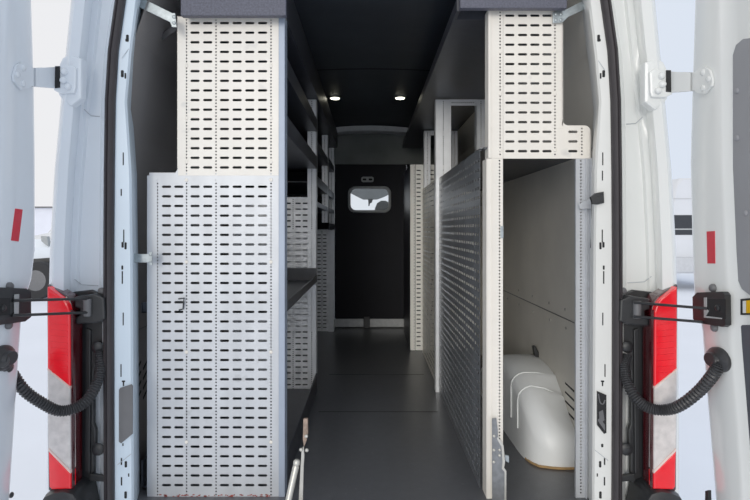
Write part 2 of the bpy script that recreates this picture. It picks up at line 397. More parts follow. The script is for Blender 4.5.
# ------------------------------------------------------------------ rear body pillars
LV = [-130, -70, 0, 50, 100, 170, 250, 330, 420, 500, 600]
SEAL = [212, 231, 243, 250, 253, 254, 254.5, 254.5, 254.3, 254, 253]
INN  = [190, 212, 225, 231, 235.5, 231, 230, 229.5, 229, 228.5, 228]
OUT  = [268, 283, 292, 297, 302, 308.5, 313, 315, 316, 316, 316]
STEP = [252, 267, 276, 281, 287, 293, 297, 298, 298, 298, 298]
def lerp(tab, y):
    for i in range(len(LV)-1):
        if LV[i] <= y <= LV[i+1]:
            f = (y-LV[i])/(LV[i+1]-LV[i]); return tab[i]*(1-f)+tab[i+1]*f
    return tab[-1]
YS = list(range(-130, 601, 10))
def bodypt(s, hw, py, d):
    z = CH+(CY-py)*1.72/F                        # heights measured on the opening plane
    return Vector((X(363+s*hw, d), d, z))
for s, side, wm, pm in ((-1,'left',WHITE_SHADE,PILLAR_SHADE),(1,'right',WHITE_LIT,PILLAR_LIT)):
    rows = []; prow = []; srow = []
    for y in YS:
        se, i_, o, st = (lerp(t_, y) for t_ in (SEAL, INN, OUT, STEP))
        prow.append([bodypt(s, i_-5, y, 1.90), bodypt(s, i_-1, y, 1.80), bodypt(s, i_+.5, y, 1.752), bodypt(s, i_+3, y, 1.742), bodypt(s, se-3, y, 1.736), bodypt(s, se, y, 1.75)])
        br = .006 if y > 120 and y < 285 or y < 60 else 0
        rows.append([bodypt(s, se-3, y, 1.74), bodypt(s, se+5, y, 1.742), bodypt(s, se+9, y, 1.79), bodypt(s, st-14, y, 1.795), bodypt(s, st-11, y, 1.788-br), bodypt(s, st-8, y, 1.788-br),
                     bodypt(s, st-5, y, 1.78), bodypt(s, st-1, y, 1.735), bodypt(s, st+2, y, 1.715), bodypt(s, o-4, y, 1.70), bodypt(s, o-1, y, 1.705), bodypt(s, o, y, 1.72), *[Vector((bodypt(s, o, y, 1.72).x+s*e_, y_, CH+(CY-y)*1.72/F)) for e_, y_ in ((.006,1.78),(.012,2.3),(.012,5.2))]])
        c = bodypt(s, se, y, 1.728); rr = .0145
        srow.append([c+Vector((s*rr*1.02*a, -rr*b, 0)) for a, b in ((-1,-.6),(-1.05,.2),(-.75,.85),(-.2,1.15),(.02,.75),(.25,1.15),(.75,.85),(1.05,.2),(1,-.6))])
    bm = bmesh.new(); loft(bm, rows)
    body = struct('wall_rear_'+side, bm, wm, f'white rear body corner of the van on the {side} with door gutter', 'van body', smooth=True)
    bm = bmesh.new(); loft(bm, prow); pil = obj('inner_pillar', bm, pm, body, True, f'pale inner door pillar on the {side}, punched with small holes')
    bm = bmesh.new(); loft(bm, srow); obj('door_seal', bm, RUBBER, body, True, 'black rubber door seal')
    # seam between pillar pressings
    bm = bmesh.new()
    for y in (52 if s < 0 else 64, 462 if s < 0 else 458):
        i_, se = lerp(INN, y), lerp(SEAL, y)
        a = bodypt(s, i_+3, y-5, 1.7415); b = bodypt(s, se-9, y+5, 1.7355)
        prism(bm, [a, b, b+Vector((0,0,.0022)), a+Vector((0,0,.0022))], (0,-.001,0))
    obj('pillar_seam', bm, CREASE, pil)
    # crease lines in the gutter
    bm = bmesh.new()
    for y0 in ((112, 288) if s < 0 else (120, 285)):
        prev = None
        pts = [bodypt(s, lerp(SEAL, y0)+10, y0, 1.789), bodypt(s, lerp(STEP, y0)-16, y0-1, 1.792), bodypt(s, lerp(STEP, y0)-9, y0-7, 1.78)]
        tube(bm, pts, .0013, 6)
    obj('gutter_crease', bm, CREASE, body)
    # punched holes
    H = [(36,2,5,0),(38,1.5,2,1),(72,2,5,2),(74,1.2,4,-2),(158,.8,9,0),(192,.9,5,3) if s < 0 else (175,.8,7,0),(236,.8,9,0),(245,1.6,4,1.5),(246,1.6,5,-2.2),(268,1.3,3,2),(278,.9,9,2),(320,.8,9,1),(372,.8,9,4),(383,2.4,1.2,1),(385,1,4,1),
         (448,1.6,2.5,1) if s > 0 else (447,.9,2,2),(464,1,5,4),(467,1.7,4.5,-1.5),(478,.9,2.4,-5),(484,1,6,4),(498,1.8,5,-1)]
    bm = bmesh.new()
    for y, hw, hh, off in H:
        i_, se = lerp(INN, y), lerp(SEAL, y); mid = (i_+3+se-9)/2+off*.8
        f = (mid-(i_+3))/((se-3)-(i_+3)); d = 1.742-.006*f-.0008
        c = bodypt(s, mid, y, d); a = hw*.0027; b = hh*.0027
        prism(bm, [(p[0], c.y, p[1]) for p in rrect(c.x, c.z, a*1.7, b*1.7, min(a, b)*.6, 3)], (0,.0006,0))
    obj('punched_hole', bm, HOLE, pil)
    if s < 0:
        bm = bmesh.new(); d = 1.734
        ppx(bm, [(120,388),(131,384.5),(132.5,386),(132.5,434),(121,443.5),(118.8,442),(118.8,390)], d, .004, .001)
        obj('blanking_plate', bm, GREYP, pil, label='dark grey blanking plate on the left pillar')
    else:
        bm = bmesh.new(); ppx(bm, [(597,391),(606.5,395),(606.5,433),(604,434),(597,425)], 1.7355, .001); o2 = obj('access_opening', bm, HOLE, pil, label='dark access opening in the right pillar')
        bm = bmesh.new(); tube(bm, catmull([P(598.5,394,1.733),P(600,402,1.732),P(603,404,1.732),P(605,400,1.733)]), .002, 6)
        ppx(bm, [(599,412),(603,410),(604.5,420),(600,424)], 1.7345, .001); ppx(bm, [(597.5,420),(600,418),(605,425),(605,431)], 1.7347, .001)
        obj('wiring', bm, GREYP, o2)

bm = bmesh.new()
loft(bm, [[(x, y, z-.05*(x/.8)**2) for x in (-.8,-.5,-.2,0,.2,.5,.8)] for y, z in ((1.80,1.87),(1.735,1.86),(1.70,1.87),(1.69,2.0),(1.78,2.06),(5.2,2.06))])
struct('trim_2', bm, WHITE_LIT, 'white roof edge of the van over the rear opening', 'roof edge', smooth=True)
# black gutter panel, bumper end, tail lights
def mx(pts, s):            # pixel outline given for the right side, mirrored about the van's centre line for the left
    return [((px if s > 0 else 726-px-1.5), py) for px, py in pts]
for s, side in ((-1,'left'),(1,'right')):
    t = thing('gutter_panel', f'black plastic gutter panel between the {side} tail light and the door seal', 'trim panel', (X(363+s*275,1.75), 1.75, .05))
    bm = bmesh.new()
    ppx(bm, mx([(619,296),(634,290),(652,292),(657,297),(657,493),(651,498),(634,487),(631,478),(631,452),(629,445),(629,430),(631,424),(631,372),(628,362),(624,352),(619,348)], s), 1.756, .014, .004)
    obj('moulding', bm, BLACKP, t)
    bm = bmesh.new()
    ppx(bm, mx([(634,330),(639,328),(640,470),(635,474)], s), 1.748, .01, .003)
    ppx(bm, mx([(620,476),(634,474),(636,481),(620,482)], s), 1.742, .01, .002)
    obj('rib', bm, BLACKP, t)
    for px, py, r in ((627,347,.019),(626,449,.02),(622.5,291,.012),(622.5,318,.012),(641,400,.008)):
        bm = bmesh.new(); q = mx([(px,py)], s)[0]; bolt(bm, P(q[0],q[1],1.738), (0,-1,0), r, .01); obj('plug', bm, BLACKP if py != 291 else GREYP, t, True)
    bm = bmesh.new(); ppx(bm, mx([(622,352),(627,347),(628,362),(624,364)], s), 1.74, .006, .002); obj('grommet_clip', bm, SILV, t)
    # tail light
    t = thing('tail_light', f'tall red and clear tail light on the {side} rear corner of the van', 'tail light', (X(363+s*302,1.69), 1.69, .08), 'tail lights')
    bm = bmesh.new(); ppx(bm, mx([(651.5,311),(653,303),(658,296),(677.6,284.5),(678,286),(676.5,490),(673,493),(652,492)], s), 1.69, .054, .006); obj('housing', bm, REDD, t)
    d = 1.672; th = .03
    bm = bmesh.new(); ppx(bm, mx([(655,312),(657,305),(661,299),(677.2,287),(677.2,368.5),(654.5,387)], s), d, th, .004); obj('red_lens', bm, RED, t, label='bright red upper lens')
    bm = bmesh.new(); ppx(bm, mx([(654.5,388.5),(677.2,370),(676.3,448.5),(654,471)], s), d, th, .004); cl_ = obj('clear_lens', bm, CLEAR, t, label='clear middle lens')
    bm = bmesh.new(); ppx(bm, mx([(654,473.5),(676.2,451),(675.3,487),(673,489.5),(654,489)], s), d, th, .004); obj('red_lens', bm, RED, t, label='red bottom lens')
    bm = bmesh.new()
    for i in range(9): ppx(bm, mx([(657,325+i*6),(674,323.5+i*6),(674,324.6+i*6),(657,326.1+i*6)], s), d-.002, .004)
    obj('lens_rib', bm, RED, t)
    bm = bmesh.new()
    ppx(bm, mx([(654.5,387),(677.2,368.5),(677.2,370.5),(654.5,389)], s), d-.003, .02); obj('lens_divider', bm, mat('divider_pale',(232,205,195),.3), t); bm = bmesh.new(); ppx(bm, mx([(654,471),(676.2,448.5),(676.2,451),(654,473.5)], s), d-.003, .02); obj('lens_divider', bm, mat('divider_pale',(232,205,195),.3), t)
    bm = bmesh.new(); ppx(bm, mx([(651.3,310),(654.3,310),(653.6,490),(651.6,490)], s), d+.006, .012); obj('edge_gasket', bm, REDD, t)
    # bumper end
    bm = bmesh.new()
    ppx(bm, mx([(648,500),(652,494),(662,491),(673,493),(682,497),(687,505),(690,540),(640,540)], s), 1.655, .12, .02)
    tag(obj('bumper_end', bm, BLACKP, None, True), f'black bumper end below the {side} tail light', 'bumper')

# ------------------------------------------------------------------ rear doors, opened square to the body
for s, side, wm in ((-1,'left',WHITE_SHADE),(1,'right',WHITE_LIT)):
    if s > 0:
        XF = .97; ED = [(-130,694),(0,690.5),(80,688),(160,686),(250,688),(300,690),(315,695),(330,697.5),(400,703),(500,712),(600,722)]
        CRS = [(-130,712),(0,719),(160,722),(250,726),(330,731),(500,746),(600,756)]
    else:
        XF = -1.0; ED = [(-130,31),(0,36),(80,38.5),(160,39.5),(250,39.5),(280,36),(300,29),(320,26),(360,23),(500,13.5),(600,5)]
        CRS = [(-130,4),(0,7),(160,4),(250,0),(330,-6),(500,-18),(600,-26)]
    def it(tab, y):
        for (a, va), (b, vb) in zip(tab, tab[1:]):
            if a <= y <= b: return va+(vb-va)*(y-a)/(b-a)
        return tab[-1][1]
    def dd(px): return XF*F/(px-CX)
    def D(px, py, off=0.):      # point on the inner face of the open door
        d = (XF-s*off)*F/(px-CX); return Vector((XF-s*off, d, Z(py, d)))
    rows = []
    for y in range(-130, 601, 10):
        e, c = it(ED, y), it(CRS, y); d0, d1 = dd(e), dd(c); z = CH+(CY-y)*1.6/F
        rows.append([(XF+s*.075, d0-.5, z), (XF+s*.075, d0-.02, z), (XF+s*.06, d0+.003, z), (XF+s*.035, d0+.004, z), (XF+s*.012, d0-.004, z), (XF, d0-.03, z), (XF, d1+.012, z), (XF+s*.004, d1, z), (XF+s*.016, d1-.02, z), (XF+s*.018, d1-.05, z), (XF+s*.018, d0-.72, z), (XF+s*.075, d0-.72, z)])
    bm = bmesh.new(); loft(bm, rows, True)
    n_ = 1 if s < 0 else 2
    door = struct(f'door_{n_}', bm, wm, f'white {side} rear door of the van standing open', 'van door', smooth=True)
    NV = (-s, 0, 0)
    def dpoly(pts, off, th, bev=0.):
        bm = bmesh.new(); prism(bm, [D(a, b, off) for a, b in pts], (-s*th, 0, 0), bev); return bm
    # reflective tape
    tp = [(707,231.5),(715,231),(715.5,263.5),(707.8,263.5)] if s > 0 else [(15,208.5),(22.3,209.5),(18.3,241.5),(10.8,240.5)]
    obj('reflective_tape', dpoly(tp, .0, .0015), TAPE, door, label='red reflective tape strip')
    if s > 0:
        P1 = [(752,38),(744,39),(737,45),(734,55),(734,200),(735,260),(738,278),(743,289),(752,296),(800,310),(800,20)]
        obj('inner_panel', dpoly(P1, -.0185, .003, .001), DOORGREY, door, label='grey window panel in the right door')
        obj('inner_panel', dpoly([(752,325),(743,325),(741,328),(741,420),(744,520),(800,560),(800,325)], -.0185, .003, .001), DOORDARK, door, label='dark lower trim panel')
        bm = bmesh.new()
        for px, py in ((737.5,91),(737.5,138),(746,213)): bolt(bm, D(px, py, -.016), NV, .008)
        obj('panel_screw', bm, DOORGREY, door)
        tg = obj('marker_sticker', dpoly([(741.5,299),(762,297),(762,315),(741.5,315)], -.018, .003), BLACKP, door, label='black edged sticker with a yellow square')
        obj('yellow_patch', dpoly([(746.5,300.5),(754,300),(754,313),(746.5,313)], -.0148, .0008), AMBER, tg)
        obj('white_patch', dpoly([(743,301),(746,300.8),(746,313),(743,313)], -.0148, .0008), WHITE_LIT, tg)
    else:
        bm = bmesh.new(); bolt(bm, D(11,495,0), NV, .008); obj('edge_buffer', bm, BLACKP, door)
    if s > 0:
        obj('edge_buffer', dpoly([(708.5,491),(711.5,490),(712,505),(708.5,505)], -.004, .01, .002), BLACKP, door)
    # upper hinge: bracket on the body, arm and strap on the door
    hinge_parts = []
    def H_(pts):
        return [((p[0] if s > 0 else 726-p[0]+(0)), p[1]-(4 if s < 0 else 0)) for p in pts]
    bm = bmesh.new(); ppx(bm, H_([(650,72),(654,69),(672,69.5),(672.5,94),(666,97.5),(652,97),(650.5,92)]), 1.69, .03, .005); hinge_parts.append(('body_bracket', bm, wm, False))
    bm = bmesh.new(); ppx(bm, H_([(645,62),(658,58),(664,62),(667,68),(668,98),(663,106),(655,110),(645,102)]), 1.702, .03, .008); hinge_parts.append(('backing_pad', bm, wm, False))
    bm = bmesh.new(); ppx(bm, H_([(666.5,70),(671,70),(671.5,92),(666.5,91.5)]), 1.686, .006, .001); hinge_parts.append(('pivot_slot', bm, HOLE, False))
    for px, py in ((661,76),(662,84.5),(657.5,91)):
        bm = bmesh.new(); q = H_([(px,py)])[0]; bolt(bm, P(q[0],q[1],1.69), (0,-1,0), .011, .012); hinge_parts.append(('bolt', bm, wm, True))
    a0 = 671 if s > 0 else 55.5; 
    sg = 1 if s > 0 else -1
    yo = 0 if s > 0 else -4.5
    def A(px, py, off): # strap outline given for the right side
        q = px if s > 0 else 726-px
        return D(q, py+yo, off)
    f = 1.0
    def strap(pts, off, th, bev):
        bm = bmesh.new(); prism(bm, [A(a, b, off) for a, b in pts], (-s*th, 0, 0), bev); return bm
    strap_bm = strap([(686,72),(697,72.5),(702,68),(707,66.5),(712,70),(715,80),(714,86),(707,94),(700,93),(697,90.5),(686,92)], .001, .008, .003)
    bm = bmesh.new()
    b0, b1 = P(363+s*308, 71.5+yo, 1.688), P(363+s*308, 92+yo, 1.688)
    e0, e1 = A(694,72.5,.002), A(694,91,.002)
    off = Vector((-s*.02, 0, 0))
    m0, m1 = (b0+e0)/2+off*.4, (b1+e1)/2+off*.4
    loft(bm, [[b0+Vector((0,0,.0)), b1, b1+Vector((0,.012,0)), b0+Vector((0,.012,0))], [m0, m1, m1+Vector((0,.012,0)), m0+Vector((0,.012,0))], [e0+off*.5, e1+off*.5, e1-off*.2, e0-off*.2]], True)
    me_ = bpy.data.meshes.new('t'); strap_bm.to_mesh(me_); strap_bm.free(); bm.from_mesh(me_); bpy.data.meshes.remove(me_)
    hg = obj('door_hinge', bm, wm, door, True, f'white bolted strap hinge of the {side} door')
    for px, py in ((703,72.5),(708.5,79),(703,88)):
        bm = bmesh.new(); bolt(bm, A(px,py,.009), NV, .009, .005); hinge_parts.append(('bolt', bm, wm, True))
    for nm_, b_, m_, sm_ in hinge_parts: obj(nm_, b_, m_, hg, sm_)
    # door check: body bracket, two rods, black box on the door
    t = thing('door_check', f'black door check with two rods between the {side} door and the body', 'door check', P(363+s*262, 326, 1.7), 'door checks')
    bm = bmesh.new(); 
    bq = lambda pts: [((p[0] if s > 0 else 724.5-p[0]), p[1]-(2 if s < 0 else 0)) for p in pts]
    ppx(bm, bq([(621,300),(630,296),(650,299),(650,309),(645,311),(645,317),(650,320),(649,326),(628,325),(620,321)]), 1.70, .035, .005); obj('body_bracket', bm, BLACKP, t)
    bm = bmesh.new(); q = bq([(637,301),(637,318)]); tube(bm, [P(q[0][0],q[0][1],1.695), P(q[1][0],q[1][1],1.695)], .012); obj('pivot', bm, GREYP, t, True)
    if s > 0:
        rods = [((634,302.5),(707,308.5)),((634,316.5),(703,322))]
        bx_ = [(698.5,297),(703,292.5),(729,291.5),(731.5,295),(732,325),(729,327),(704,323),(699,319)]
        ins = [(706,299),(726,299),(726,319),(706,318)]; scr = [(714,288),(715.5,327.5)]; cl2 = [(704.5,297.5),(707,297.5),(707,309),(709,311),(706,316),(722,318),(722,319),(704.5,317.5)]
    else:
        rods = [((88,298.8),(13,300.5)),((88,312.5),(12,315.5))]
        bx_ = [(25,292),(20,288.5),(-14,287),(-16,290),(-16,324),(-13,326),(19,321.5),(25,317)]
        ins = [(10,298),(-8,298),(-8,316),(10,315)]; scr = [(8.5,286.5),(7.5,325)]; cl2 = [(18.5,294),(14,294.5),(14,314),(18,314)]
    for a, b in rods:
        bm = bmesh.new(); tube(bm, [P(a[0],a[1],1.69), D(b[0],b[1],.022)], .0042, 8); obj('rod', bm, BLACKP, t, True)
    obj('check_box', dpoly(bx_, .001, .018, .004), BLACKP, t)
    obj('box_recess', dpoly(ins, .0195, .0006), HOLE, t)
    obj('catch_plate', dpoly(cl2, .021, .002), SILV, t)
    bm = bmesh.new(); c = D((ins[0][0]+ins[1][0])/2+2, 308, .02); bolt(bm, c, NV, .009, .006); obj('roller', bm, BLACKP, t, True)
    for px, py in scr:
        bm = bmesh.new(); bolt(bm, D(px,py,.001), NV, .012, .012); obj('stop_screw', bm, GREYP, t, True)
    # corrugated wiring boot
    t = thing('wiring_boot', f'black corrugated rubber wiring boot sagging between the {side} door and the body', 'wiring boot', P(363+s*290, 412, 1.64), 'wiring boots')
    if s > 0:
        ctr = D(720,359.5,.0); key = [D(720,361,.012), P(714,373,1.49), P(699,391,1.55), P(680,405.5,1.60), P(664,410,1.635), P(648,407.5,1.655), P(635,397,1.675), P(627,381,1.70), P(624.5,367,1.715), P(626,356,1.735)]
    else:
        ctr = D(1,358,.0); key = [D(2,361,.02), P(12,374,1.56), P(25,391,1.58), P(42,403,1.60), P(58,410.5,1.62), P(74,408.5,1.64), P(88,399,1.665), P(97,383,1.695), P(100.5,368,1.715), P(100,352,1.735)]
    path = catmull(key, 20)
    bm = bmesh.new(); tube(bm, path, lambda i: (.0174,.0168,.0142)[i % 3], 14); obj('corrugated_hose', bm, RUBBER2, t, True)
    bm = bmesh.new(); lathe(bm, ctr, NV, [(0,.034),(.008,.034),(.014,.030),(.02,.020),(.03,.018)], 24); 
    for v in bm.verts: v.co.y = ctr.y+(v.co.y-ctr.y)*1.4
    obj('grommet', bm, RUBBER2, t, True)

# ------------------------------------------------------------------ shelving
K = 1.86/F
PIT = 9.63*K
DF = 1.86
def xb(px): return X(px, DF)
ZT = Z(16, DF); ZR = Z(23, DF); ZS = Z(175.5, DF)
zrow = ZR-50*PIT           # a row centre below the floor: row phase shared by all sheets
def bandsL(lst): return [(xb(a), xb(b), k)+tuple(r) for a, b, k, *r in lst]
U_, V_, N_ = (1,0,0), (0,0,1), (0,-1,0)

def upright(parent, x0, x1, d, z0, z1, m=POSTM, side=1, label=None, depth=.06):
    """perforated angle: face with dots towards the rear door, plain flange along the corridor (side = direction of the corridor from the face)"""
    bm = bmesh.new(); c = x0*.5+x1*.5
    perf(bm, (0,d,0), U_, V_, N_, [(x0,c-.006,'-'),(c-.006,c+.006,'d'),(c+.006,x1,'-')], z0, z1, zrow, PIT, .002)
    xs = x1 if side > 0 else x0
    box(bm, xs-.0015, xs+.0015, d, d+depth, z0, z1)
    return obj('upright', bm, m, parent, None, label)
def shelf(parent, x0, x1, y0, y1, z, lip, side, name='shelf', m=SHELF, endlip=0.):
    """tray with a front lip on the corridor edge; side = +1 when the corridor is at x1"""
    bm = bmesh.new(); box(bm, x0, x1, y0, y1, z, z+.006)
    e = x1 if side > 0 else x0
    box(bm, e-.004, e+.004, y0, y1, z-.002, z+lip, .0015)
    o = x0 if side > 0 else x1
    box(bm, o-.003, o+.003, y0, y1, z, z+lip)
    if endlip: box(bm, x0, x1, y1-.006, y1, z, z+endlip); box(bm, x0, x1, y0, y0+.006, z, z+endlip*.5)
    return obj(name, bm, m, parent)

# --- near left unit
t = thing('shelving_unit', 'tall steel shelving unit nearest the left door, end covered by a perforated panel', 'shelving unit', (-.53, DF, 0), 'left hand shelving units')
up = bandsL([(178,184.5,'-'),(184.5,188.5,'d'),(188.5,201.5,'s'),(201.5,213.8,'s'),(213.8,218.2,'d'),(218.2,230.7,'s'),(230.7,243.5,'s'),(243.5,256,'s'),(256,269,'s'),(269,273,'d'),(273,279,'-')])
bm = bmesh.new(); perf(bm, (0,DF,0), U_, V_, N_, up, ZS, ZT, zrow, PIT)
for i in range(16):                                     # bent notches down the left fold
    z = ZR-i*PIT+PIT*.0; box(bm, xb(177.2), xb(181), DF-.0015, DF+.001, z-.0012, z+.0012)
box(bm, xb(177.4), xb(178), DF, DF+.03, ZS+.03, ZT); box(bm, xb(178), xb(285), DF, DF+.03, ZT-.002, ZT)
obj('end_panel', bm, CREAM, t, None, 'cream upper perforated sheet')
lo = bandsL([(148,155,'-'),(155,160,'d'),(160,173,'s'),(173,184.5,'s')])+up[1:]
bm = bmesh.new(); perf(bm, (0,DF+.0005,0), U_, V_, N_, lo, 0.0, ZS, zrow, PIT)
box(bm, xb(147), xb(148.5), DF, DF+.03, 0, ZS, .001)
# fillet in the corner of the step
cx_, cz_ = xb(168.5), ZS+9.5*K
fan = [(xb(178.2), ZS), (xb(178.2), cz_)]+[(cx_+9.5*K*math.cos(a), cz_+9.5*K*math.sin(a)) for a in [math.radians(-q*15) for q in range(7)]]
prism(bm, [(p[0], DF+.0005, p[1]) for p in fan], (0,.002,0))
obj('end_panel', bm, GALV, t, None, 'pale grey lower perforated sheet')
bm = bmesh.new(); box(bm, xb(149), xb(279), DF+.0026, DF+.004, ZS-PIT*.75, ZS+PIT*.3); obj('overlap_strip', bm, GALV, t)
bm = bmesh.new(); box(bm, xb(278.8), xb(285), DF-.004, DF+.05, 0, ZT, .002); obj('edge_flange', bm, GALVB, t, None, 'blue grey folded edge of the end panel')
for py in (64,116,160,178,260,350,440):
    for px in (186.5,271): bm = bmesh.new(); bolt(bm, P(px,py+2,DF), (0,-1,0), .006, .003); obj('rivet', bm, CREAM, t)
bm = bmesh.new(); tube(bm, [P(178.5,299,DF-.006),P(184,298,DF-.008),P(183.5,303,DF-.008),P(183,309,DF-.006),P(179,310,DF-.004)], .0026, 6)
obj('wire_hook', bm, BLACKP, t, None, 'small black hook caught in the slots')
bm = bmesh.new()
for i in range(60):
    px = random.uniform(160,270); w = random.uniform(.4,1.6); y = random.uniform(494.6,497)
    ppx(bm, [(px-w,y),(px,y-.5),(px+w,y),(px+w*.7,y+.6),(px-w*.8,y+.7)], DF-.0006, .0008)
ro = obj('rust_spots', bm, mat('rust_red',(150,62,50),.8,var=.3,scale=80), t, None, 'rust spots along the bottom edge'); ro['kind'] = 'stuff'
# braces to the pillar
bm = bmesh.new()
ppx(bm, [(125,252.5),(130,252),(132,254),(149,254),(149,252),(152,252),(152,265),(149,265),(149,262.5),(132,262.5),(130,265.5),(125,265)], 1.80, .004, .001)
for px, py in ((127.5,256),(127.5,261),(150.5,255),(150.5,262)): bolt(bm, P(px,py,1.80), (0,-1,0), .004)
obj('brace', bm, ZINC, t, None, 'galvanised strap fixing the panel to the pillar')
bm = bmesh.new()
ppx(bm, [(136,-4),(142,-2),(172,13),(175,13),(176.5,27),(172,27),(170,22),(141,8),(136,6)], 1.80, .005, .001)
for px, py in ((139,1),(174,17),(174,23)): bolt(bm, P(px,py,1.80), (0,-1,0), .006)
obj('brace', bm, ZINC, t, None, 'galvanised angled top strap')
bm = bmesh.new(); a, b = P(158,43,2.0), P(177,29,1.87)
prism(bm, [a, b, b+Vector((0,0,.024)), a+Vector((0,0,.024))], (0,.004,0)); bolt(bm, P(157.5,44,1.99), (0,-1,0), .005)
obj('brace', bm, GREYP, t, None, 'dark diagonal brace')
D1 = 3.05; XL = -.302
upright(t, X(307.5,D1), X(316,D1), D1, 0, 1.650, side=1)
upright(t, X(279,1.93), X(284,1.93), 1.93, 0, 1.650, side=1)
dv = [(-.80,-.526,'-'),(-.526,-.4845,'s'),(-.4845,-.443,'s'),(-.443,-.428,'d'),(-.428,-.386,'s'),(-.386,-.345,'s'),(-.345,-.335,'-')]
bm = bmesh.new(); perf(bm, (0,D1+.012,0), U_, V_, N_, dv, 0.005, 1.10, zrow, PIT, .0015); obj('divider_panel', bm, DIMST, t, None, 'scuffed perforated divider at the far end of the unit')
for z, lip in ((1.47,.068),(1.26,.068)): shelf(t, -.655, XL, 1.90, D1-.002, z, lip, 1)
shelf(t, -.80, XL, 1.90, D1+.005, .625, .035, 1, endlip=.075)
shelf(t, -.80, XL, 1.90, D1+.005, .012, .095, 1, name='floor_tray')
# --- second and third left units
for k, (da, db, xa, xz, label) in enumerate(((3.12, 4.20, X(322,4.2), X(327.6,4.2), 'middle steel shelving unit on the left with dark shelves'),
                                       (4.26, 4.86, X(329,4.86), X(333.8,4.86), 'far steel shelving unit on the left beside the black bulkhead'))):
    t = thing('shelving_unit', label, 'shelving unit', (-.58, da, 0), 'left hand shelving units')
    upright(t, xa, xz, db, .97 if k == 0 else 0, 1.650, side=1)
    for z, lip in ((1.41,.06),(1.19,.06)) if k == 0 else ((1.43,.055),(1.185,.055),(1.06,.03)): shelf(t, -.80, xz-.002, da, db+.01, z, lip, 1)
    if k == 0: shelf(t, -.80, xz-.002, da, db, 1.06, .03, 1, m=BLUEB)
    else:
        shelf(t, -.80, xz+.004, da, db+.02, .915, .05, 1)
        bm = bmesh.new()
        bl = [(-.80,-.515,'-'),(-.515,-.475,'s'),(-.475,-.435,'s'),(-.435,-.425,'d'),(-.425,-.385,'s'),(-.385,-.372,'-')]
        perf(bm, (0,db-.02,0), U_, V_, N_, bl, .005, .915, zrow, PIT, 0); obj('divider_panel', bm, DIMST, t)
        bm = bmesh.new(); box(bm, -.372, -.328, db-.022, db-.018, 0, .91); obj('edge_flange', bm, POSTM, t)
# --- overhead shelves, both sides
ZO = 1.656
for s, side, x0, x1, zl in ((-1,'left',X(180.5,1.80),X(286,1.80),Z(15.5,1.80)),(1,'right',.30,xb(561),Z(8,1.80))):
    t = thing('overhead_shelf', f'long dark overhead shelf under the ceiling on the {side}', 'overhead shelf', ((x0+x1)/2, 1.80, ZO), 'overhead shelves')
    bm = bmesh.new(); box(bm, min(x0,x1), max(x0,x1)-(.02 if s < 0 else 0), 1.83 if s < 0 else 1.905, 4.9, max(ZO,ZT+.004) if s < 0 else zl+.002, ZO+.035); 
    obj('shelf_board', bm, SHELF, t)
    bm = bmesh.new(); xi = -.30 if s < 0 else .30
    box(bm, xi-.006, xi+.006, 1.83, 4.9, ZO+.002, 1.80 if s < 0 else 1.70); obj('inner_lip', bm, SHELF, t)
    bm = bmesh.new(); box(bm, x0, x1, 1.80, 1.826, zl, 1.80, .004); obj('front_lip', bm, HEADER, t, None, 'blue grey speckled front lip')

# --- near right locker
t = thing('storage_locker', 'steel storage locker nearest the right door, tall cut-out showing the white wheel arch', 'locker', (.57, DF, 0))
DR = 1.85
def xr(px): return X(px, DR)
ZTR = Z(9, DR); ZB = Z(158.5, DR)
ur = [(xr(500.3-3),xr(503),'d'),(xr(503.3),xr(516.4),'s'),(xr(516.4),xr(528.8),'s'),(xr(528.8),xr(541),'s'),(xr(541),xr(553),'s'),(xr(553),xr(557),'d')]
zr2 = Z(15.6, DR)-60*PIT
bm = bmesh.new()
perf(bm, (0,DR,0), U_, V_, N_, [(xr(488),ur[0][0],'-')]+ur+[(xr(557),xr(562.5),'-')], ZB, ZTR, zr2, PIT)
zst = Z(125.5, DR)
rr = 8*K
perf(bm, (0,DR,0), U_, V_, N_, [(xr(562.5),xr(566.5),'-'),(xr(566.5),xr(579.3),'s'),(xr(579.3),xr(584.5),'d')], ZB, zst, zr2, PIT)
cxx = xr(584.5); rad = xr(590.5)-xr(584.5)
prism(bm, [(cxx, DR, ZB), (xr(590.5), DR, ZB)]+[(cxx+rad*math.cos(math.radians(a)), DR, zst-rad+rad*math.sin(math.radians(a))) for a in range(0, 91, 15)], (0,.002,0))
cf = 6*K
prism(bm, [(xr(562.4), DR, zst-.0005)]+[(xr(562.5)+cf+cf*math.cos(math.radians(a)), DR, zst+cf+cf*math.sin(math.radians(a))) for a in range(180, 271, 15)], (0,.002,0))
for i in range(12):
    z = Z(25.3, DR)-i*PIT+PIT*.35; box(bm, xr(559), xr(563), DR-.0015, DR+.001, z-.0012, z+.0012)
box(bm, xr(562), xr(563), DR, DR+.03, zst, ZTR); box(bm, xr(590), xr(591), DR, DR+.03, ZB, zst-rad)
obj('end_panel', bm, CREAM, t, None, 'cream perforated upper sheet with stepped lower corner')
bm = bmesh.new()
perf(bm, (0,DR-.004,0), U_, V_, N_, [(xr(487),xr(497),'-'),(xr(497),xr(501.5),'d'),(xr(501.5),xr(502.6),'-')], 0, ZB-.001, zr2, PIT)
box(bm, xr(486.2), xr(487.4), DR-.004, DR+.06, 0, ZB-.001, .001); box(bm, xr(491.4), xr(492), DR-.0062, DR-.004, 0, ZB-.001)
obj('upright', bm, CREAM, t, None, 'pale perforated post beside the corridor')
bm = bmesh.new(); box(bm, xr(488), xr(491), DR-.006, DR+.05, ZB, ZTR, .003); obj('edge_flange', bm, CREAM, t)
bm = bmesh.new()
perf(bm, (0,DR+.003,0), U_, V_, N_, [(xr(576),xr(579),'-'),(xr(579),xr(583.5),'d'),(xr(583.5),xr(591),'-')], 0, ZB, zr2, PIT)
